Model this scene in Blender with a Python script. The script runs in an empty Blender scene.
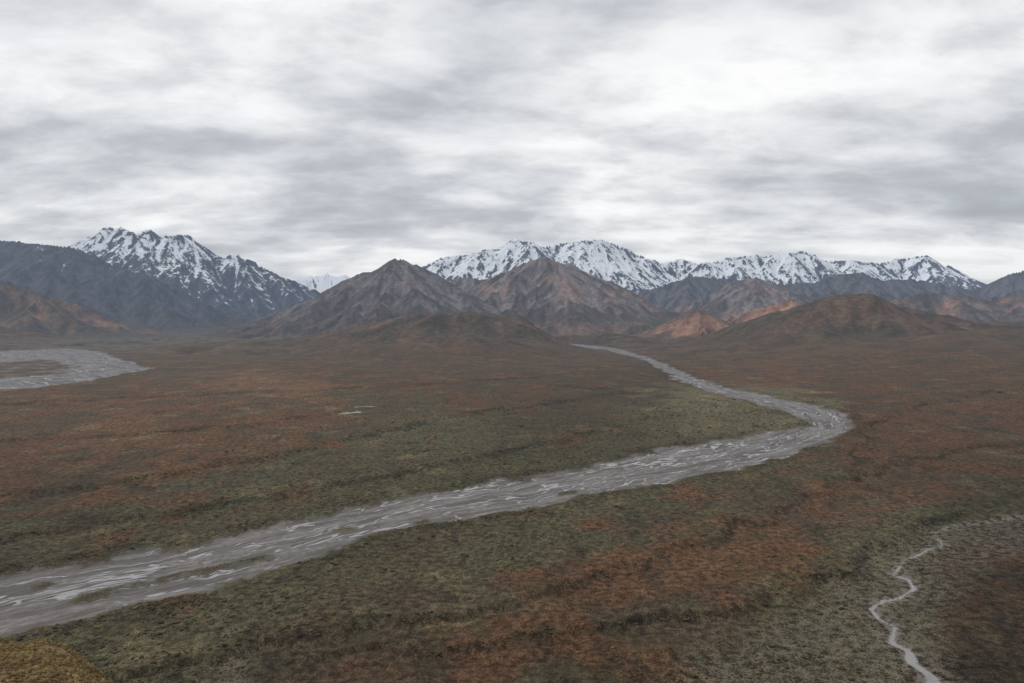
import bpy, math, numpy as np, time
T0=time.time()
rng=np.random.default_rng(7)
H=200.0; F=683.0; PITCH=math.atan(23.5/683)
cp,sp=math.cos(PITCH),math.sin(PITCH)
# ---------------------------------------------------------------- survey helpers
def ray(px,py):
    a=(px-512)/F; b=(341.5-py)/F
    return np.array([a, cp+b*sp, -sp+b*cp])
def G(px,py):
    d=ray(px,py); t=H/-d[2]; return (d[0]*t,d[1]*t)
def P(px,py,Y):
    d=ray(px,py); t=Y/d[1]; return (d[0]*t,Y,H+d[2]*t)
def GL(l): return np.array([G(*p) for p in l])
# ---------------------------------------------------------------- noise
def hsh(ix,iy,seed):
    h=(ix.astype(np.int64)*374761393+iy.astype(np.int64)*668265263+seed*974634777)&0xFFFFFFFF
    h=((h^(h>>13))*1274126177)&0xFFFFFFFF
    h=((h^(h>>16))*2246822519)&0xFFFFFFFF
    return ((h^(h>>15))&0xFFFFFF).astype(np.float32)/np.float32(16777216.0)
def gn(x,y,seed=0):
    ix=np.floor(x); iy=np.floor(y); fx=(x-ix).astype(np.float32); fy=(y-iy).astype(np.float32)
    u=fx*fx*fx*(fx*(fx*6-15)+10); v=fy*fy*fy*(fy*(fy*6-15)+10)
    def g(dx,dy):
        a=hsh(ix+dx,iy+dy,seed)*6.2831853
        return np.cos(a)*(fx-dx)+np.sin(a)*(fy-dy)
    n0=g(0,0)*(1-u)+g(1,0)*u; n1=g(0,1)*(1-u)+g(1,1)*u
    return (n0*(1-v)+n1*v)*1.5
def fbm(x,y,o=4,seed=0,gain=.5):
    s=0;a=1.0;t=0
    for i in range(o):
        s=s+a*gn(x*(2.03**i),y*(2.03**i),seed+i*17); t+=a; a*=gain
    return s/t
def sst(a,b,x):
    t=np.clip((x-a)/(b-a),0,1); return t*t*(3-2*t)
# ---------------------------------------------------------------- polar grid
TD=1.0
nd=1150
dense=np.arctan(np.linspace(-TD,TD,nd))
coarse=np.linspace(dense[-1],2*math.pi+dense[0],72)[1:-1]
th=np.concatenate([dense,coarse])
rows=[0.05]
r=1.5
while r<330: rows.append(r); r*=1.035
while r<3500: rows.append(r); r*=1.006
while r<9500: rows.append(r); r+=21
while r<16500: rows.append(r); r+=27
while r<34000: rows.append(r); r*=1.015
rr=np.array(rows); R=len(rr); C=len(th)
RR,TH=np.meshgrid(rr,th,indexing='ij')
X=RR*np.sin(TH); Y=RR*np.cos(TH)
print('grid',R,C,R*C)
# ---------------------------------------------------------------- mountains
layers=[
 dict(n='snowy_mountain',Y=12500,s=.78,c=1,p=[(-90,262),(-30,258),(20,256),(60,250),(78,247),(90,235),(104,227),(120,226),(135,233),(150,229),(161,238),(172,234),(186,234),(200,247),(215,256),(240,255),(262,267),(282,277),(300,283),(322,294),(340,310)]),
 dict(n='snowy_mountain',Y=19000,s=.6,c=2,p=[(250,286),(275,280),(300,276),(320,273),(335,273),(352,277),(385,282),(420,285)]),
 dict(n='snowy_mountain',Y=14000,s=.72,c=1,p=[(395,285),(422,267),(440,257),(460,255),(480,250),(500,248),(516,239),(530,241),(545,247),(560,243),(580,240),(602,240),(620,247),(640,255),(660,263),(680,258),(700,264),(730,257),(760,255),(790,253),(806,250),(825,260),(850,260),(880,263),(905,258),(925,255),(945,263),(965,275),(990,292)]),
 dict(n='mountain',Y=10300,s=.62,c=3,p=[(-120,228),(-60,234),(0,240),(30,243),(60,246),(80,252),(105,262),(135,272),(165,284),(200,300),(235,318)]),
 dict(n='mountain',Y=7300,s=.5,c=4,p=[(-160,268),(-80,268),(-20,276),(30,290),(70,305),(110,325)]),
 dict(n='mountain',Y=8200,s=.55,c=5,p=[(285,326),(310,310),(335,291),(358,275),(380,267),(396,260),(408,262),(424,271),(440,280),(462,294),(480,306)]),
 dict(n='mountain',Y=9800,s=.6,c=5,p=[(440,284),(462,277),(490,280),(520,272)]),
 dict(n='mountain',Y=8700,s=.56,c=6,p=[(462,306),(485,290),(510,271),(530,264),(546,257),(562,262),(580,269),(600,281),(625,297),(650,316)]),
 dict(n='mountain',Y=10800,s=.6,c=7,p=[(640,294),(665,284),(690,276),(720,278),(745,282)]),
 dict(n='mountain',Y=9300,s=.55,c=6,p=[(672,312),(695,300),(718,291),(740,280),(757,277),(772,283),(790,295),(810,306)]),
 dict(n='mountain',Y=10600,s=.6,c=7,p=[(785,284),(810,282),(835,275),(860,273),(885,280),(915,279),(945,285),(970,290),(985,286),(1005,276),(1024,269),(1060,258),(1110,262),(1180,270)]),
 dict(n='mountain',Y=8000,s=.46,c=8,p=[(860,308),(890,300),(925,293),(960,297),(990,300),(1030,290),(1080,285),(1150,290)]),
 dict(n='mountain',Y=6400,s=.42,c=9,p=[(640,334),(668,322),(700,313),(722,319),(745,316),(770,306),(792,299),(806,304),(830,316),(860,326)]),
]
hills=[
 dict(n='foothill',c=10,p=[(350,336,4900),(385,327,4900),(420,317,4900),(450,313,4900),(485,315,4900),(520,323,4900),(560,334,4900)],w=720),
 dict(n='foothill',c=10,p=[(250,343,4500),(300,338,4500),(345,335,4400),(385,339,4300)],w=420),
 dict(n='foothill',c=10,p=[(430,345,3700),(470,339,3800),(510,341,3800),(540,346,3700)],w=360),
 dict(n='foothill',c=10,p=[(800,325,4300),(820,314,4350),(840,308,4350),(862,307,4350),(890,314,4350),(920,328,4250),(960,338,4200)],w=520),
 dict(n='foothill',c=10,p=[(740,343,3900),(790,339,3900),(840,343,3700)],w=330),
 dict(n='foothill',c=10,p=[(930,340,4700),(965,332,5000),(1000,329,5200),(1050,325,5200),(1150,322,5200)],w=600),
 dict(n='foothill',c=10,p=[(900,352,3300),(960,346,3400),(1040,341,3500),(1120,338,3500)],w=520),
 dict(n='foothill',c=10,p=[(-200,330,5600),(-60,326,5600),(20,335,5400)],w=600),
]
hm=np.zeros((R,C),np.float32); owner=np.zeros((R,C),np.int16)
wx=fbm(X/900,Y/900,4,3,.42)*120; wy=fbm(X/900+9,Y/900+4,4,5,.42)*120
Xw=(X+wx*sst(3500,6500,RR)).astype(np.float32); Yw=(Y+wy*sst(3500,6500,RR)).astype(np.float32)
def add_seg(a,b,slope,oid,pw=1.35,wfix=None):
    zmax=max(a[2],b[2]); 
    W=(pw*zmax/slope if wfix is None else wfix)+180
    if wfix: W=wfix*2.2+200
    cx=(a[0]+b[0])/2; cy=(a[1]+b[1])/2; rad=W+math.hypot(a[0]-b[0],a[1]-b[1])/2
    rc=math.hypot(cx,cy)
    i0=np.searchsorted(rr,rc-rad); i1=np.searchsorted(rr,rc+rad)
    an=math.atan2(cx,cy); da=math.asin(min(1,rad/rc))
    j0=np.searchsorted(dense,an-da); j1=np.searchsorted(dense,an+da)
    if i1<=i0 or j1<=j0: return
    x=Xw[i0:i1,j0:j1]; y=Yw[i0:i1,j0:j1]
    dx=b[0]-a[0]; dy=b[1]-a[1]; L2=dx*dx+dy*dy+1e-6
    t=np.clip(((x-a[0])*dx+(y-a[1])*dy)/L2,0,1)
    d=np.hypot(x-a[0]-t*dx,y-a[1]-t*dy)
    zc=a[2]+(b[2]-a[2])*t
    if wfix is None:
        d=np.sqrt(d*d+20*20)-20
        h=zc*np.clip(1-d/(pw*zc/slope),0,1)**pw
    else:
        h=zc*np.exp(-(d/wfix)**2)
    s=hm[i0:i1,j0:j1]; m=h>s
    s[m]=h[m]; owner[i0:i1,j0:j1][m]=oid
for li,L in enumerate(layers):
    pts=[P(p[0],p[1],(p[2] if len(p)>2 else L['Y']*(1+.012*math.sin(i*2.1+li)))) for i,p in enumerate(L['p'])]
    pts=[(a[0],a[1],max(a[2],30)) for a in pts]
    for i in range(len(pts)-1): add_seg(pts[i],pts[i+1],L['s'],li+1)
    for i in range(1,len(pts)-1):
        pk=pts[i][2]>=pts[i-1][2] and pts[i][2]>=pts[i+1][2]
        if not pk and rng.random()<.45: continue
        z=pts[i][2]; W=1.35*z/L['s']
        ang=-math.pi/2+rng.uniform(-.65,.65); Ls=W*rng.uniform(.6,.9)*(1.15 if pk else .75)
        q=pts[i]; n=3
        for k in range(1,n+1):
            f=k/n
            aa=ang+rng.uniform(-.35,.35)
            zz=z*((1-f)**1.1*.86+.1)
            q2=(q[0]+math.cos(aa)*Ls/n,q[1]+math.sin(aa)*Ls/n,max(zz,25))
            add_seg(q,q2,L['s']*1.15,li+1)
            if k<n and rng.random()<.8:
                sd=rng.choice([-1,1]); a3=aa+sd*rng.uniform(.6,1.1)
                add_seg(q2,(q2[0]+math.cos(a3)*Ls*.3,q2[1]+math.sin(a3)*Ls*.3,zz*.45),L['s']*1.15,li+1)
            q=q2
NL=len(layers)
for hi,L in enumerate(hills):
    pts=[P(*p) for p in L['p']]
    for i in range(len(pts)-1): add_seg(pts[i],pts[i+1],0,NL+1+hi,wfix=L['w'])
print('ridges',time.time()-T0)
# ---- slope aligned gully erosion
def grad(h):
    hr=np.gradient(h,rr,axis=0); ht=np.gradient(h,th,axis=1)/np.maximum(RR,1)
    s,c=np.sin(TH),np.cos(TH)
    return hr*s+ht*c, hr*c-ht*s
i0=np.searchsorted(rr,3000); sl=np.s_[i0:,:nd]
gx,gy=grad(hm); gx=gx[sl].astype(np.float32); gy=gy[sl].astype(np.float32)
xs=X[sl].astype(np.float32); ys=Y[sl].astype(np.float32)
hh=hm[sl].copy(); own=owner[sl]; h0=hh.copy()
gfine=np.zeros_like(hh)
ishill=own>NL
base_slope=np.hypot(gx,gy)
for oc,(lam,am) in enumerate([(640,46),(330,27),(165,13),(85,5)]):
    px=xs/lam*.75; py=ys/lam*.75
    sm=np.hypot(gx,gy)+1e-4; sx=-gy/sm; sy=gx/sm
    ix=np.floor(px); iy=np.floor(py)
    cs=0;sn=0;wt=0
    for dx in (-1,0,1):
        for dy in (-1,0,1):
            jx=ix+dx+hsh(ix+dx,iy+dy,31+oc*5); jy=iy+dy+hsh(ix+dx,iy+dy,77+oc*5)
            vx=px-jx; vy=py-jy; w=np.exp(-2.2*(vx*vx+vy*vy))
            ph=6.2831853/.75*(vx*sx+vy*sy)
            cs=cs+w*np.cos(ph); sn=sn+w*np.sin(ph); wt=wt+w
    cs=cs/wt; sn=sn/wt
    amp=am*sst(0.03,.45,base_slope)*np.where(ishill,.6,1.0)
    hh+=amp*(cs-.25)
    if oc>=1: gfine+=cs*(1,.9,.7)[oc-1]
    k=amp*6.2831853/lam
    gx=gx-sn*k*sx; gy=gy-sn*k*sy
rn=fbm(xs/300,ys/300,4,91,.45)
hh+=rn*16*sst(.05,.5,base_slope)
hh=np.where(h0>0.5,np.maximum(hh,h0*.2),hh)
hm[sl]=hh
GF=np.zeros((R,C),np.float32); GF[sl]=gfine
print('erosion',time.time()-T0)
# ---------------------------------------------------------------- rivers (ground survey)
far_bank=[(-160,602),(-60,586),(0,574),(60,563),(120,554),(200,542),(260,527),(330,511),(400,497),(440,489),(520,478),(600,462),(660,448),(720,440),(770,430),(814,425),(800,417),(770,407),(740,399),(704,389),(676,379),(660,368),(636,357),(604,350),(560,346.5)]
near_bank=[(570,345),(616,348.5),(646,356),(672,366),(693,376),(723,386),(765,394),(812,404),(846,415),(850,429),(828,440),(790,454),(740,467),(680,479),(600,491),(520,507),(440,521),(380,530),(345,545),(262,570),(200,589),(100,610),(30,628),(0,634),(-60,658),(-200,718)]
poly_main=GL(far_bank+near_bank)
center=GL([(-200,655),(0,604),(100,582),(200,565),(262,548),(340,528),(440,505),(520,493),(600,477),(680,464),(740,453),(800,439),(835,428),(825,412),(790,402),(740,392),(700,383),(675,371),(645,361),(610,349.5),(565,346)])
poly_w=GL([(-320,353),(0,351),(60,348),(100,351),(125,360),(152,368),(120,375),(75,383),(40,387),(0,389),(-320,396)])
isl_w=GL([(-320,366),(0,362),(40,359),(80,366),(50,374),(0,378),(-320,382)])
poly_s=GL([(640,700),(690,668),(740,638),(790,608),(835,572),(870,545),(910,526),(970,518),(1080,510),(1200,530),(1080,550),(1000,560),(968,582),(945,612),(938,640),(960,672),(980,700)])
poly_s2=GL([(150,720),(190,690),(212,662),(222,652),(246,652),(250,670),(235,690),(230,720)])
stream=GL([(955,705),(942,690),(931,672),(912,660),(908,647),(893,638),(896,624),(880,616),(872,606),(884,597),(899,594),(913,584),(908,576),(893,571)])
stream2=GL([(893,571),(915,554),(940,543),(934,530),(960,521),(1040,514)])
def seg_dist(x,y,pl,closed=False):
    n=len(pl); best=None; S=None;O=None; acc=0
    m=n if closed else n-1
    for i in range(m):
        a=pl[i]; b=pl[(i+1)%n]; dx,dy=b-a; L=math.hypot(dx,dy)+1e-6
        t=np.clip(((x-a[0])*dx+(y-a[1])*dy)/(L*L),0,1)
        ex=x-a[0]-t*dx; ey=y-a[1]-t*dy; d=np.hypot(ex,ey)
        sgn=np.sign(dx*ey-dy*ex)
        if best is None: best=d; S=acc+t*L; O=d*sgn
        else:
            mk=d<best; best=np.where(mk,d,best); S=np.where(mk,acc+t*L,S); O=np.where(mk,d*sgn,O)
        acc+=L
    return best,S,O
def sdf(x,y,pl):
    d,_,_=seg_dist(x,y,pl,True); ins=np.zeros(x.shape,bool); n=len(pl)
    for i in range(n):
        a=pl[i]; b=pl[(i+1)%n]
        c=((a[1]>y)!=(b[1]>y))
        xi=(b[0]-a[0])*(y-a[1])/(b[1]-a[1]+1e-12)+a[0]
        ins^=(c&(x<xi))
    return np.where(ins,-d,d)
ia=np.searchsorted(rr,300); ib=np.searchsorted(rr,7000)
vs=np.s_[ia:ib,:nd]
xv=X[vs].astype(np.float32); yv=Y[vs].astype(np.float32); rv=RR[vs]
wsc=np.clip(rv/900,.4,3.5)
nx=fbm(xv/60,yv/60,4,201)*14*wsc**.5; ny=fbm(xv/60+5,yv/60,4,211)*14*wsc**.5
lx=fbm(xv/330,yv/330,4,221,.6)*60*sst(1500,2600,rv); ly=fbm(xv/330+5,yv/330,4,231,.6)*90*sst(1500,2600,rv)
xq=xv+nx*1.3; yq=yv+ny*1.3
sd=sdf(xq+lx*.5,yq+ly*.5,poly_main)
for a,b,w in [((85,594),(137,580),3.5),((165,575),(205,568),2.8),((205,568),(262,555),5),((36,585),(46,582),3),((340,528),(352,526),2),((418,521),(426,519),3),((560,492),(580,488),3),((60,622),(180,598),3)]:
    d,_,_=seg_dist(xv+nx*.3,yv+ny*.3,GL([a,b])); sd=np.maximum(sd,w-d)
d,S,O=seg_dist(xv,yv,center)
isl=-sdf(xq+lx*1.5,yq+ly*1.5,isl_w)
sdw=np.maximum(sdf(xq+lx,yq+ly,poly_w),np.minimum(isl,2.+14*fbm(xv/90,yv/90,3,241)))
S=np.where(sdw<sd,xv*.8-yv*.6,S); O=np.where(sdw<sd,(yv*.8+xv*.6)*.5,O)
sd=np.minimum(sd,sdw)
sds=np.minimum(sdf(xv+nx*1.6,yv+ny*1.6,poly_s),sdf(xv+nx,yv+ny,poly_s2)-2)
dst,_,_=seg_dist(xv+nx*.45,yv+ny*.45,stream)
dst2,_,_=seg_dist(xv+nx*.6,yv+ny*.6,stream2)
dpond,_,_=seg_dist(xv+nx*.3,yv+ny*.8,GL([(344,413),(358,412)]))
dp2,_,_=seg_dist(xv+nx*.3,yv+ny*.8,GL([(357,407),(372,407)]))
dpond=np.minimum(dpond-9,dp2-6)
strw=np.interp(yv,[350,400,480,600],[3.4,2.4,1.3,.8])*(1+.8*gn(xv/14,yv/14,233))
scar=[[(-60,505),(0,497),(120,482),(260,458),(380,432),(450,416),(560,402),(620,392)],
 [(-60,408),(0,405),(100,399),(250,393),(400,386),(520,378)],
 [(150,668),(250,640),(330,632),(420,624),(520,602),(640,566),(740,530),(800,505),(850,478),(866,452),(870,430),(858,412)],
 [(380,650),(500,640),(620,628),(700,612),(790,596),(860,560),(940,515)],
 [(0,440),(130,436),(260,424),(330,414)],
 [(880,470),(940,452),(1024,446),(1100,440)],
 [(870,425),(920,405),(1024,396)],
 [(560,385),(640,392),(680,398),(760,412)],
 [(0,540),(120,520),(280,495),(420,470),(560,440),(640,420)]]
scm=np.zeros_like(sd); scz=np.zeros_like(sd)
for k,pl in enumerate(scar):
    d,s_,o_=seg_dist(xv+nx*2.8,yv+ny*2.8,GL(pl))
    g=np.interp(yv,[400,1500,3000],[4,10,22])
    scm=np.maximum(scm,np.exp(-(d/g)**2)*(.1+.9*sst(-.1,.4,gn(s_/110,d*0,400+k))))
    scz+=np.clip(o_/(g*1.2),-1,1)*np.exp(-(d/(g*9))**2)*2.2
print('rivers',time.time()-T0)
# ---------------------------------------------------------------- colour control of the tundra
ctl=[ # px,py, red, green, bright
(20,420,.8,.1,1.0),(100,440,1.,.0,1.15),(60,470,.9,.1,.8),(200,400,.7,.2,1.),(250,388,.9,.0,1.35),(300,430,.8,.2,1.),(180,455,1.,.05,.9),(60,510,.5,.5,.7),
(150,520,.2,.8,.85),(250,490,.2,.8,.9),(350,470,.15,.85,.95),(430,440,.1,.9,1.05),(400,410,.4,.6,1.),(500,460,.15,.85,.85),(560,430,.3,.6,.75),(600,400,.4,.5,.8),
(480,390,.65,.3,.9),(520,370,.6,.3,.9),(350,370,.7,.3,.95),(150,365,.5,.4,1.),(420,360,.6,.3,.9),(650,430,.1,.9,.95),(700,403,.05,1.,1.6),(740,420,.05,1.,1.35),(620,380,.5,.4,.8),
(20,550,.2,.8,.8),(100,640,.1,.9,.9),(250,610,.1,.9,.95),(350,580,.15,.85,.95),(500,540,.15,.85,.95),(600,515,.15,.85,.95),(700,495,.25,.75,.9),(780,475,.3,.7,.9),
(300,655,.55,.4,.7),(420,600,.35,.65,.9),(450,645,.9,.1,.75),(560,600,.9,.1,.8),(650,560,1.,.0,.95),(720,540,1.,.0,.95),(600,660,.5,.5,.7),(700,620,.7,.3,.75),(780,570,.6,.4,.85),
(820,510,1.,.0,.9),(880,480,.9,.1,.85),(960,470,.95,.05,.7),(980,430,.9,.1,.8),(900,430,.9,.1,.85),(940,395,.7,.2,.9),(850,370,.8,.2,.9),(760,370,.9,.1,1.),(700,360,.6,.3,.9),
(980,505,.1,.9,.65),(910,520,.1,.9,1.),(1000,600,.7,.2,.5),(1000,650,.7,.2,.5),(820,640,.1,.9,1.1),(740,670,.2,.8,1.),(880,600,.1,.9,1.1),(1000,360,.6,.2,.9),(860,560,.1,.9,1.1)]
U=xv/yv*F+fbm(xv/130,yv/130,4,61)*62
V=np.log(np.clip(yv,200,9000))*150+fbm(xv/130+8,yv/130,4,62)*46
acc=np.zeros(xv.shape+(3,),np.float32); wt=np.zeros(xv.shape,np.float32)+1e-9
for px,py,a,b,c in ctl:
    q=G(px,py); du=(U-q[0]/q[1]*F)/1.5; dv=(V-math.log(q[1])*150)*1.4
    w=np.exp(-(du*du+dv*dv)/(2*24*24))+1e-7/(1+(du*du+dv*dv)/1000)
    wt+=w
    for k,v in enumerate((a,b,c)): acc[...,k]+=w*v
acc/=wt[...,None]
red,grn,bri=acc[...,0],acc[...,1],acc[...,2]
n1=fbm(xv/55,yv/55,5,71,.6); n2=fbm(xv/160,yv/160,4,75,.55); n3=fbm(xv/22,yv/22,3,79)
redm=np.clip(red+1.0*n1+1.15*n2,0,1)
c_red=np.array([.142,.071,.036]); c_brn=np.array([.088,.064,.040]); c_olv=np.array([.090,.082,.044]); c_yel=np.array([.205,.165,.088]); c_dk=np.array([.034,.034,.021])
g_=np.clip(grn+.8*n2-.6*n1,0,1)
alb=c_brn*np.ones(xv.shape+(1,))
alb=alb+(c_olv-alb)*(sst(.25,.9,g_)*.85)[...,None]
alb=alb+(c_red-alb)*(sst(.35,1.,redm)*.8)[...,None]
yl=sst(.12,.45,fbm(xv/85+3,yv/85,5,131,.6))*.45
alb=alb+(c_yel-alb)*yl[...,None]
dk=sst(.0,.5,fbm(xv/34,yv/70+3,5,141,.6))*.6
dk=np.maximum(dk,scm*.75)
bankv=np.exp(-((sd-14)/10)**2)*sst(-.3,.3,n1)*.6
dk=np.maximum(dk,bankv)
alb=alb+(c_dk-alb)*dk[...,None]
alb*=(bri*(1+.35*n3))[...,None]
far=sst(2500,4500,rv)[...,None]
farc=np.array([.110,.077,.050])*(1+.9*n2[...,None]+.6*n1[...,None])
alb=alb*(1-far*.5)+farc*far*.5
gp=(sst(-700,-1300,xv)*sst(3600,4600,yv)*.75*sst(-.5,.3,n2+n1))[...,None]
alb=alb*(1-gp)+np.array([.13,.118,.088])*gp
ALB=np.ones((R,C,3),np.float32)*np.array([.085,.065,.042],np.float32)
ALB[vs]=alb
# ---------------------------------------------------------------- heights
Z=hm.astype(np.float64).copy()
roll=fbm(X/650,Y/650,4,305,.5)
awayriv=np.ones_like(Z); awayriv[vs]=sst(20,300,sd)
Z+=fbm(X/420,Y/420,4,301)*4*sst(500,1500,RR)
Z+=np.clip(roll+.05,-.1,1)*80*sst(2600,4600,RR)*awayriv*(1-sst(6500,9000,RR))
Z+=60*sst(760,2100,X)*sst(700,1400,Y)*(1-sst(4000,6000,Y))
zt=np.zeros_like(Z)
zt[vs]=scz+n1*2.4+n3*.7+gn(xv/9,yv/9,303)*.35-3.2*sst(12,-8,sd)-1.4*sst(6,-6,sds)-.8*sst(3,-1,dst-strw)
inriv=sst(1.,0,np.clip(sd,0,None)/np.interp(rv,[1000,3500],[50,320]))
Z[vs]=Z[vs]*(1-inriv*.9)
Z+=zt
# hillside the viewer stands on
spur=sst(-.36,-.71,X/np.maximum(Y,1))
front=np.where(Y>0,Y,0)
slope=.70-.252*spur
hill=H-1.8-front*slope-np.maximum(0,Y-58-10*fbm(X/20,Y/20,3,7))*spur*1.1+fbm(X/30,Y/30,4,307)*2.5*sst(2,40,RR)+fbm(X/4,Y/4,3,309)*.8*sst(2,20,RR)
hill=np.where(Y>0,hill,H-1.8+2*fbm(X/60,Y/60,3,308)*sst(5,60,RR)-np.maximum(0,-Y-400)*.3)
hillm=hill>Z
Z=np.maximum(Z,hill)
nn=fbm(X/5,Y/5,5,311,.65)
hc=np.array([.17,.115,.052])*(1+.9*nn[...,None])
ALB=np.where(hillm[...,None],hc,ALB).astype(np.float32)
# ---------------------------------------------------------------- mountain colours, snow
gxx,gyy=grad(Z); SLP=np.hypot(gxx,gyy)
mn=fbm(X/500,Y/500,5,501,.55); mn2=fbm(X/140,Y/140,5,503,.6); mn3=fbm(X/60,Y/60,3,507,.6)
cols={1:((.095,.095,.10),(.055,.055,.058)),2:((.1,.1,.11),(.07,.07,.08)),3:((.084,.080,.078),(.054,.052,.049)),4:((.16,.105,.06),(.085,.064,.040)),
5:((.178,.154,.142),(.086,.074,.062)),6:((.205,.168,.150),(.096,.078,.065)),7:((.116,.106,.102),(.066,.061,.056)),8:((.160,.120,.093),(.092,.070,.050)),9:((.29,.17,.11),(.15,.095,.062)),10:((.150,.090,.054),(.076,.059,.038))}
msk=sst(6,70,hm)[...,None]
mc=np.zeros((R,C,3),np.float32)
for i in range(1,NL+len(hills)+1):
    cid=(layers[i-1]['c'] if i<=NL else 10)
    a,b=[np.array(v) for v in cols[cid]]
    m=owner==i
    f=sst(-.4,.5,.6*mn2+.8*mn-.36*GF+(hm-350)/1600)[m][:,None]
    col=b+(a-b)*f
    lw=sst(330,90,hm+mn*200+GF*40)[m][:,None]*(.75 if cid!=9 else .2)
    col=col+(np.array([.086,.066,.043])-col)*lw
    if cid in(4,9,6,8,5,10):
        o=sst(.0,.35,fbm(X[m]/420,Y[m]/420,4,601)+(.08 if cid==9 else 0))[:,None]*({4:.6,9:.75,6:.3,8:.5,5:.12,10:.34}[cid])
        col=col+(np.array([.34,.18,.11])*(.62 if cid==10 else 1)-col)*o
    mc[m]=col
mc*=(1-.17*np.clip(GF,-2,2))[...,None]
mc*=(1+.22*mn2+.25*mn3)[...,None]
ALB=np.where(hillm[...,None],ALB,ALB*(1-msk)+mc*msk).astype(np.float32)
snl=np.where(owner==2,600,np.where(owner==1,1090+200*np.clip((-7600-X)/2500,0,1)-230*sst(-6300,-4300,X),np.where(owner==3,700,1750)))
SN=np.clip(np.clip((Z-snl)/600,-9,.7)+.6*mn2+.5*mn3+.35*mn-2.0*np.clip(SLP-.68,-.3,1)-.52*GF,-1.5,1.5).astype(np.float32)
SN=np.where(hm<300,-1.5,SN)
# ---------------------------------------------------------------- attributes
SD=np.full((R,C),80.,np.float32); SD[vs]=np.clip(sd,-80,80)
SDS=np.full((R,C),80.,np.float32); SDS[vs]=np.clip(sds,-80,80)
DST=np.full((R,C),80.,np.float32); DST[vs]=np.clip(np.minimum(np.minimum(dst-strw,dpond),dst2-.2+1.6*gn(xv/30,yv/30,239)),-80,80)
RS=np.zeros((R,C),np.float32); RS[vs]=S
RO=np.zeros((R,C),np.float32); RO[vs]=O
CH=np.zeros((R,C),np.float32); CH[vs]=fbm(xv/150,yv/150,3,251)
one=np.ones((R,C),np.float32)
A1=np.dstack([ALB,one]); A2=np.dstack([SD/80,SN,SDS/80,DST/80]).astype(np.float32); A3=np.dstack([RS/1000,RO/1000,msk[...,0],CH]).astype(np.float32)
XYZ=np.dstack([X,Y,Z]).astype(np.float32)
# ---------------------------------------------------------------- face classes
idx=np.arange(R*C).reshape(R,C)
a=idx[:-1,:]; b=idx[1:,:]
nxt=np.roll(np.arange(C),-1)
quads=np.stack([a,a[:,nxt],b[:,nxt],b],-1)[...,::-1]
cls=np.zeros((R-1,C),np.int16)
ow=owner[:-1,:]; hq=hm[:-1,:]
names={0:'tundra_ground',1:'river',2:'snowy_mountain_range',4:'foothill_terrain'}
cls[(hq>12)&(ow>NL)]=4
for i in range(1,NL+1):
    m=(ow==i)&(hq>12)
    cls[m]=2 if layers[i-1]['n'].startswith('snowy') else 10+i
cls[(SD[:-1,:]<12)&(cls!=2)]=1
def mk_mesh(name,q):
    q=q.reshape(-1,4); u,inv=np.unique(q,return_inverse=True); inv=inv.reshape(-1)
    me=bpy.data.meshes.new(name); nv=len(u); nf=len(q)
    me.vertices.add(nv); me.vertices.foreach_set('co',XYZ.reshape(-1,3)[u].ravel())
    me.loops.add(nf*4); me.loops.foreach_set('vertex_index',inv.astype(np.int32))
    me.polygons.add(nf); me.polygons.foreach_set('loop_start',(np.arange(nf)*4).astype(np.int32)); 
    me.polygons.foreach_set('use_smooth',np.ones(nf,bool))
    me.update(calc_edges=True)
    for nm,A in (('alb',A1),('msk',A2),('riv',A3)):
        at=me.attributes.new(nm,'FLOAT_COLOR','POINT'); at.data.foreach_set('color',A.reshape(-1,4)[u].astype(np.float32).ravel())
    ob=bpy.data.objects.new(name,me); bpy.context.scene.collection.objects.link(ob)
    return ob
# ---------------------------------------------------------------- materials
def nodes(mat):
    mat.use_nodes=True; nt=mat.node_tree; nt.nodes.clear()
    mat.cycles.emission_sampling='NONE'
    return nt
class NT:
    def __init__(s,nt): s.nt=nt
    def n(s,t,**k):
        x=s.nt.nodes.new(t)
        for a,b in k.items(): setattr(x,a,b)
        return x
    def l(s,a,b): s.nt.links.new(a,b)
    def val(s,v,inp):
        if isinstance(v,(int,float)): inp.default_value=v
        elif isinstance(v,(tuple,list)): inp.default_value=v
        else: s.l(v,inp)
    def m(s,op,a,b=0.,c=0.,clamp=False):
        x=s.n('ShaderNodeMath',operation=op,use_clamp=clamp); s.val(a,x.inputs[0]); s.val(b,x.inputs[1]); s.val(c,x.inputs[2]); return x.outputs[0]
    def mix(s,f,a,b,bt='MIX'):
        x=s.n('ShaderNodeMix',data_type='RGBA',blend_type=bt); s.val(f,x.inputs[0]); s.val(a,x.inputs[6]); s.val(b,x.inputs[7]); return x.outputs[2]
    def noise(s,vec,scale,detail=4,rough=.55,dist=0.,dims='3D'):
        x=s.n('ShaderNodeTexNoise',noise_dimensions=dims); s.l(vec,x.inputs['Vector']); x.inputs['Scale'].default_value=scale; x.inputs['Detail'].default_value=detail; x.inputs['Roughness'].default_value=rough; x.inputs['Distortion'].default_value=dist; return x.outputs[0]
    def ss(s,x_,a,b,lo=0.,hi=1.):
        x=s.n('ShaderNodeMapRange',interpolation_type='SMOOTHSTEP'); s.val(x_,x.inputs[0]); x.inputs[1].default_value=a; x.inputs[2].default_value=b; x.inputs[3].default_value=lo; x.inputs[4].default_value=hi; return x.outputs[0]
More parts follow.
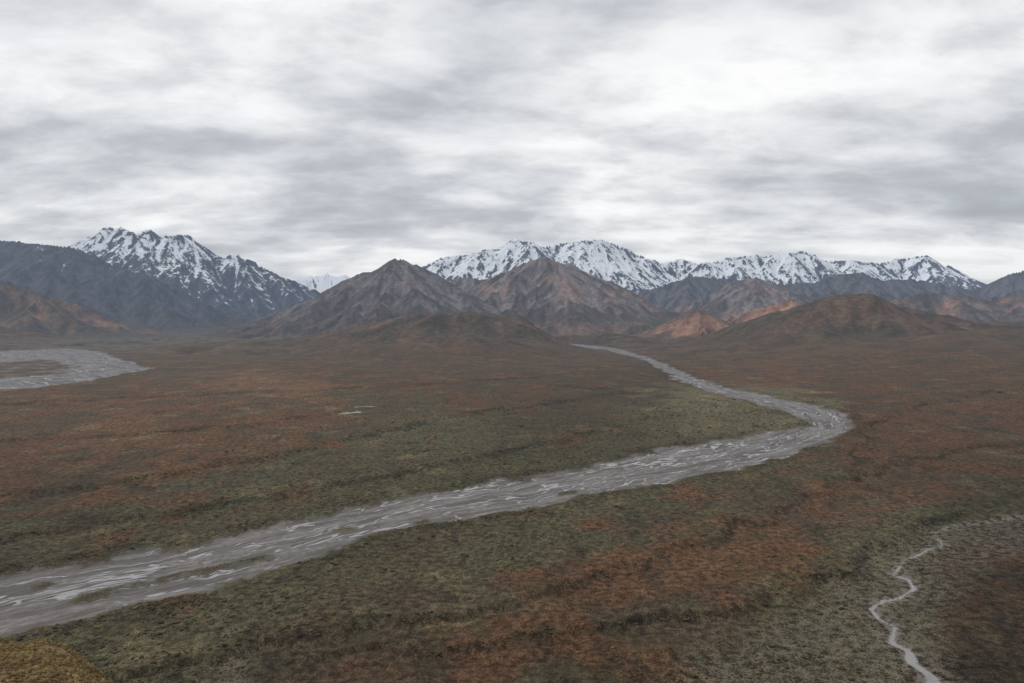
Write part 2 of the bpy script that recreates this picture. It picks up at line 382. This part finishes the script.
def painted_haze(N,shader,pos):  # air haze painted on surfaces: bluish emission mixed in by distance from origin
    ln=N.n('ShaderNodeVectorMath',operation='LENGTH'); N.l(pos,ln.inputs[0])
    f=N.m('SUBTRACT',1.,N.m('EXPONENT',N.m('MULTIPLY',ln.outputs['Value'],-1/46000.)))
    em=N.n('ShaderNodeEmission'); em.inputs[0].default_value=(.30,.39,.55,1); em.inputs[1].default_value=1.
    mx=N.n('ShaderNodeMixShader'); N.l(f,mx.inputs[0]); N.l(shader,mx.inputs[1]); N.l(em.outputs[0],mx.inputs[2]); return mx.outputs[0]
mat=bpy.data.materials.new('terrain'); nt=nodes(mat); N=NT(nt)
geo=N.n('ShaderNodeNewGeometry'); pos=geo.outputs['Position']
def attr(n):
    x=N.n('ShaderNodeAttribute',attribute_name=n); s=N.n('ShaderNodeSeparateColor'); N.l(x.outputs['Color'],s.inputs[0]); return x,s
a1,_=attr('alb'); a2,s2=attr('msk'); a3,s3=attr('riv')
sd_=N.m('MULTIPLY',s2.outputs[0],80.); sds_=N.m('MULTIPLY',s2.outputs[2],80.); dst_=N.m('MULTIPLY',a2.outputs['Alpha'],80.)
nb=N.noise(pos,.03,3,.62,0,'2D'); nf=N.noise(pos,.16,4,.65,0,'2D'); nff=N.noise(pos,.75,1,.6,0,'2D')
v=N.m('MULTIPLY',N.ss(nf,.3,.72,.5,1.6),N.ss(nff,.28,.75,.6,1.45))
vm=N.ss(nb,.3,.7,.8,1.2)
mountain=s3.outputs[2]
vv=N.n('ShaderNodeMix',data_type='FLOAT'); N.l(mountain,vv.inputs[0]); N.l(v,vv.inputs[2]); N.l(vm,vv.inputs[3])
base=N.n('ShaderNodeVectorMath',operation='SCALE'); N.l(a1.outputs['Color'],base.inputs[0]); N.l(vv.outputs[0],base.inputs['Scale'])
col=base.outputs[0]
hue=N.m('MULTIPLY',N.ss(nb,.5,.7,0,.35),N.m('SUBTRACT',1.,mountain))
col=N.mix(hue,col,(.076,.063,.034,1))
# gravel bars, streaked along the flow
cvs=N.n('ShaderNodeCombineXYZ'); N.l(N.m('MULTIPLY',s3.outputs[0],1000/120.),cvs.inputs[0]); N.l(N.m('MULTIPLY',s3.outputs[1],1000/14.),cvs.inputs[1])
bar=N.noise(cvs.outputs[0],1.,4,.65,.3,'2D')
gcol=N.mix(N.ss(nf,.3,.7),(.170,.155,.145,1),(.250,.233,.220,1))
gcol=N.mix(N.ss(bar,.38,.60,.85,0),gcol,(.110,.099,.091,1))
sdn=N.m('ADD',sd_,N.m('MULTIPLY',N.m('SUBTRACT',nf,.5),30.))
sdn=N.m('ADD',sdn,N.m('MULTIPLY',N.m('SUBTRACT',nb,.5),28.))
gm=N.ss(sdn,4.,-6.)
gn2=N.m('MULTIPLY',N.ss(N.m('ADD',N.m('MULTIPLY',nff,.5),N.m('MULTIPLY',nf,.6)),.48,.66),N.ss(sds_,14.,-20.))
gn2=N.m('MULTIPLY',gn2,.62)
near_st=N.m('MULTIPLY',N.ss(dst_,9.,1.,0,.8),N.ss(nf,.42,.58))
col=N.mix(gn2,col,(.175,.156,.125,1))
col=N.mix(near_st,col,(.20,.18,.155,1))
col=N.mix(gm,col,gcol)
def chan(sc,off,det,cen,w0,w1):
    cv=N.n('ShaderNodeCombineXYZ'); N.l(N.m('MULTIPLY',s3.outputs[0],1000/190.),cv.inputs[0]); N.l(N.m('MULTIPLY_ADD',s3.outputs[1],1000/34.,off),cv.inputs[1])
    c=N.noise(cv.outputs[0],sc,det,.5,.35,'2D'); a=N.m('ABSOLUTE',N.m('SUBTRACT',c,cen))
    return a,N.ss(a,w0,w1)
ch=a3.outputs['Alpha']
aa1,w1=chan(1.1,3.3,3,.5,.016,.006)
aa2,w2=chan(1.6,41.7,3,.49,.014,.005)
w2=N.m('MULTIPLY',w2,N.ss(ch,-.25,-.05))
w1=N.m('MULTIPLY',w1,N.ss(ch,.3,.15,.5,1.))
water=N.m('MULTIPLY',N.m('MAXIMUM',w1,w2),N.ss(sdn,-3.,-8.))
wet=N.m('MULTIPLY',N.ss(N.m('MINIMUM',aa1,aa2),.055,.015,0,.55),gm)
col=N.mix(wet,col,(.105,.096,.090,1))
st=N.ss(N.m('ADD',dst_,N.m('MULTIPLY',N.m('SUBTRACT',nff,.5),4.)),.6,-.8,0,.8)
water=N.m('MAXIMUM',water,st)
col=N.mix(water,col,(.31,.302,.298,1))
sn=N.m('ADD',s2.outputs[1],N.m('MULTIPLY',N.m('SUBTRACT',nb,.5),2.0))
snow=N.ss(sn,-.12,.48)
col=N.mix(snow,col,(.88,.90,.92,1))
bs=N.n('ShaderNodeBsdfPrincipled'); N.l(col,bs.inputs['Base Color'])
rg=N.n('ShaderNodeMix',data_type='FLOAT'); N.l(water,rg.inputs[0]); rg.inputs[2].default_value=.95; rg.inputs[3].default_value=.22; N.l(rg.outputs[0],bs.inputs['Roughness'])
sp_=N.m('MULTIPLY_ADD',water,.4,.1); N.l(sp_,bs.inputs['Specular IOR Level'])
bh=N.m('MULTIPLY_ADD',nf,3.2,N.m('MULTIPLY',N.m('MULTIPLY',nb,16.),mountain))
bp=N.n('ShaderNodeBump'); bp.inputs['Distance'].default_value=1.; N.l(N.m('MULTIPLY_ADD',N.m('MAXIMUM',gm,water),-.7,.85),bp.inputs['Strength']); N.l(bh,bp.inputs['Height']); N.l(bp.outputs[0],bs.inputs['Normal'])
out=N.n('ShaderNodeOutputMaterial'); N.l(painted_haze(N,bs.outputs[0],pos),out.inputs[0])
for c in np.unique(cls):
    nm=names[int(c)] if int(c) in names else 'mountain'
    ob=mk_mesh(nm,quads[cls==c]); ob.data.materials.append(mat)
print('mesh',time.time()-T0)
# ---------------------------------------------------------------- shrubs (one mesh)
def samp(A,x,y):
    r_=np.hypot(x,y); t_=np.arctan2(x,y)
    fi=np.interp(r_,rr,np.arange(R)); fj=np.interp(t_,dense,np.arange(nd))
    i=np.clip(fi.astype(int),0,R-2); j=np.clip(fj.astype(int),0,nd-2); u=fi-i; v=fj-j
    return A[i,j]*(1-u)*(1-v)+A[i+1,j]*u*(1-v)+A[i,j+1]*(1-u)*v+A[i+1,j+1]*u*v
GR=np.zeros((R,C),np.float32); GR[vs]=np.clip(g_*.45+scm*.7+bankv*1.3+.6*n1,0,1.6)
n=200000
yy=np.exp(rng.uniform(math.log(370),math.log(1700),n)); xx=yy*rng.uniform(-.9,.9,n)
den=samp(GR,xx,yy); s_=samp(SD,xx,yy); st_=samp(DST,xx,yy)
keep=(rng.random(n)<np.clip(den-.18,0,1)*.5*np.clip(900/yy,.35,1))&((s_>3))&(st_>3)
xx,yy,den=xx[keep],yy[keep],den[keep]
sz=np.minimum(rng.lognormal(-.35,.5,len(xx)),1.9)*np.clip(yy/1000,.75,1.35)
# low heath on the near hillside
m=42000; y2=rng.uniform(9,72,m); x2=-y2*rng.uniform(.55,.86,m); k2=fbm(x2/4,y2/4,4,777)>-.2
xx=np.concatenate([xx,x2[k2]]); yy=np.concatenate([yy,y2[k2]]); sz=np.concatenate([sz,np.minimum(rng.lognormal(-2.9,.45,k2.sum()),.16)*np.clip(y2[k2]/40,.4,1.1)])
n=len(xx); zz=samp(Z,xx,yy); nearf=yy<100
print('shrubs',n)
t=(1+5**.5)/2
iv=np.array([(-1,t,0),(1,t,0),(-1,-t,0),(1,-t,0),(0,-1,t),(0,1,t),(0,-1,-t),(0,1,-t),(t,0,-1),(t,0,1),(-t,0,-1),(-t,0,1)])/math.sqrt(1+t*t)
ifc=np.array([(0,11,5),(0,5,1),(0,1,7),(0,7,10),(0,10,11),(1,5,9),(5,11,4),(11,10,2),(10,7,6),(7,1,8),(3,9,4),(3,4,2),(3,2,6),(3,6,8),(3,8,9),(4,9,5),(2,4,11),(6,2,10),(8,6,7),(9,8,1)])
sc=np.stack([sz*rng.uniform(.8,1.8,n),sz*rng.uniform(.8,1.8,n),sz*np.where(nearf,rng.uniform(.7,1.6,n),rng.uniform(.5,.9,n))],-1)
vv_=iv[None]*(1+rng.uniform(-.38,.38,(n,12,1))*np.where(nearf,1.6,1)[:,None,None])*sc[:,None,:]
vv_=vv_+np.stack([xx,yy,zz+sz*.2],-1)[:,None,:]
me=bpy.data.meshes.new('shrubs'); me.vertices.add(n*12); me.vertices.foreach_set('co',vv_.astype(np.float32).ravel())
ff=(ifc[None]+np.arange(n)[:,None,None]*12).reshape(-1)
me.loops.add(n*60); me.loops.foreach_set('vertex_index',ff.astype(np.int32)); me.polygons.add(n*20); me.polygons.foreach_set('loop_start',(np.arange(n*20)*3).astype(np.int32)); me.update(calc_edges=True)
tone=np.where(nearf,rng.uniform(.8,1,n),rng.random(n)*.92)
at=me.attributes.new('tone','FLOAT','POINT'); at.data.foreach_set('value',np.repeat(tone,12).astype(np.float32))
so=bpy.data.objects.new('shrubs',me); bpy.context.scene.collection.objects.link(so)
m2=bpy.data.materials.new('shrub_leaves'); N=NT(nodes(m2)); g2=N.n('ShaderNodeNewGeometry'); ta=N.n('ShaderNodeAttribute',attribute_name='tone')
cr=N.n('ShaderNodeValToRGB'); N.l(ta.outputs['Fac'],cr.inputs[0]); e=cr.color_ramp.elements; e[0].color=(.040,.042,.023,1); e[1].color=(.24,.175,.075,1); x=e.new(.5); x.color=(.074,.067,.035,1); x=e.new(.8); x.color=(.125,.078,.037,1)
bs=N.n('ShaderNodeBsdfPrincipled'); N.l(cr.outputs[0],bs.inputs['Base Color']); bs.inputs['Roughness'].default_value=.95; bs.inputs['Specular IOR Level'].default_value=.1
out=N.n('ShaderNodeOutputMaterial'); N.l(painted_haze(N,bs.outputs[0],g2.outputs['Position']),out.inputs[0]); me.materials.append(m2)
# ---------------------------------------------------------------- world
sc_=bpy.context.scene
w=bpy.data.worlds.new('World'); sc_.world=w; w.use_nodes=True; N=NT(w.node_tree); w.node_tree.nodes.clear()
SUN_EL=math.radians(40); SUN_AZ=math.radians(-62)
sky=N.n('ShaderNodeTexSky',sky_type='NISHITA'); sky.sun_disc=False; sky.sun_elevation=SUN_EL; sky.sun_rotation=SUN_AZ
tc=N.n('ShaderNodeTexCoord'); sx=N.n('ShaderNodeSeparateXYZ'); N.l(tc.outputs['Generated'],sx.inputs[0])
zc=N.m('ADD',N.m('MAXIMUM',sx.outputs[2],0.),.24)
cv=N.n('ShaderNodeCombineXYZ'); N.l(N.m('DIVIDE',sx.outputs[0],zc),cv.inputs[0]); N.l(N.m('MULTIPLY_ADD',N.m('DIVIDE',sx.outputs[1],zc),1.6,2.6),cv.inputs[1])
n1_=N.noise(cv.outputs[0],1.1,7,.5,.25,'2D'); n2_=N.noise(cv.outputs[0],3.4,8,.58,.1,'2D')
cl=N.m('ADD',N.m('MULTIPLY',n1_,.62),N.m('MULTIPLY',n2_,.38))
cr=N.n('ShaderNodeValToRGB'); N.l(cl,cr.inputs[0]); cr.color_ramp.interpolation='B_SPLINE'; e=cr.color_ramp.elements
e[0].position=.28; e[0].color=(.40,.425,.465,1); e[1].position=.66; e[1].color=(1.05,1.05,1.045,1); x=e.new(.41); x.color=(.53,.555,.595,1); x=e.new(.485); x.color=(.67,.69,.72,1); x=e.new(.56); x.color=(.81,.82,.84,1)
hz=N.ss(sx.outputs[2],.02,.12,.4,0.)
cc=N.mix(hz,cr.outputs[0],(.68,.70,.73,1))
skys=N.n('ShaderNodeVectorMath',operation='SCALE'); N.l(sky.outputs[0],skys.inputs[0]); skys.inputs['Scale'].default_value=.1
fin=N.mix(N.ss(n2_,.5,.75,.02,.12),cc,skys.outputs[0])
bg=N.n('ShaderNodeBackground'); N.l(fin,bg.inputs[0]); bg.inputs[1].default_value=1.
o=N.n('ShaderNodeOutputWorld'); N.l(bg.outputs[0],o.inputs[0])
w.cycles.sampling_method='MANUAL'; w.cycles.sample_map_resolution=256
# sun
ld=bpy.data.lights.new('sun','SUN'); ld.energy=1.2; ld.angle=math.radians(12); ld.color=(1,.96,.9)
lo=bpy.data.objects.new('sun',ld); sc_.collection.objects.link(lo)
from mathutils import Vector
dv=Vector((math.sin(SUN_AZ)*math.cos(SUN_EL),math.cos(SUN_AZ)*math.cos(SUN_EL),math.sin(SUN_EL)))
lo.rotation_euler=dv.to_track_quat('Z','Y').to_euler()
# camera
cd=bpy.data.cameras.new('camera'); cd.lens=24.01; cd.sensor_width=36; cd.clip_start=.1; cd.clip_end=80000
co=bpy.data.objects.new('camera',cd); co.location=(0,0,H); co.rotation_euler=(math.pi/2-PITCH,0,0); sc_.collection.objects.link(co); sc_.camera=co
sc_.view_settings.view_transform='Standard'; sc_.view_settings.look='None'; sc_.view_settings.exposure=0
print('done',time.time()-T0)
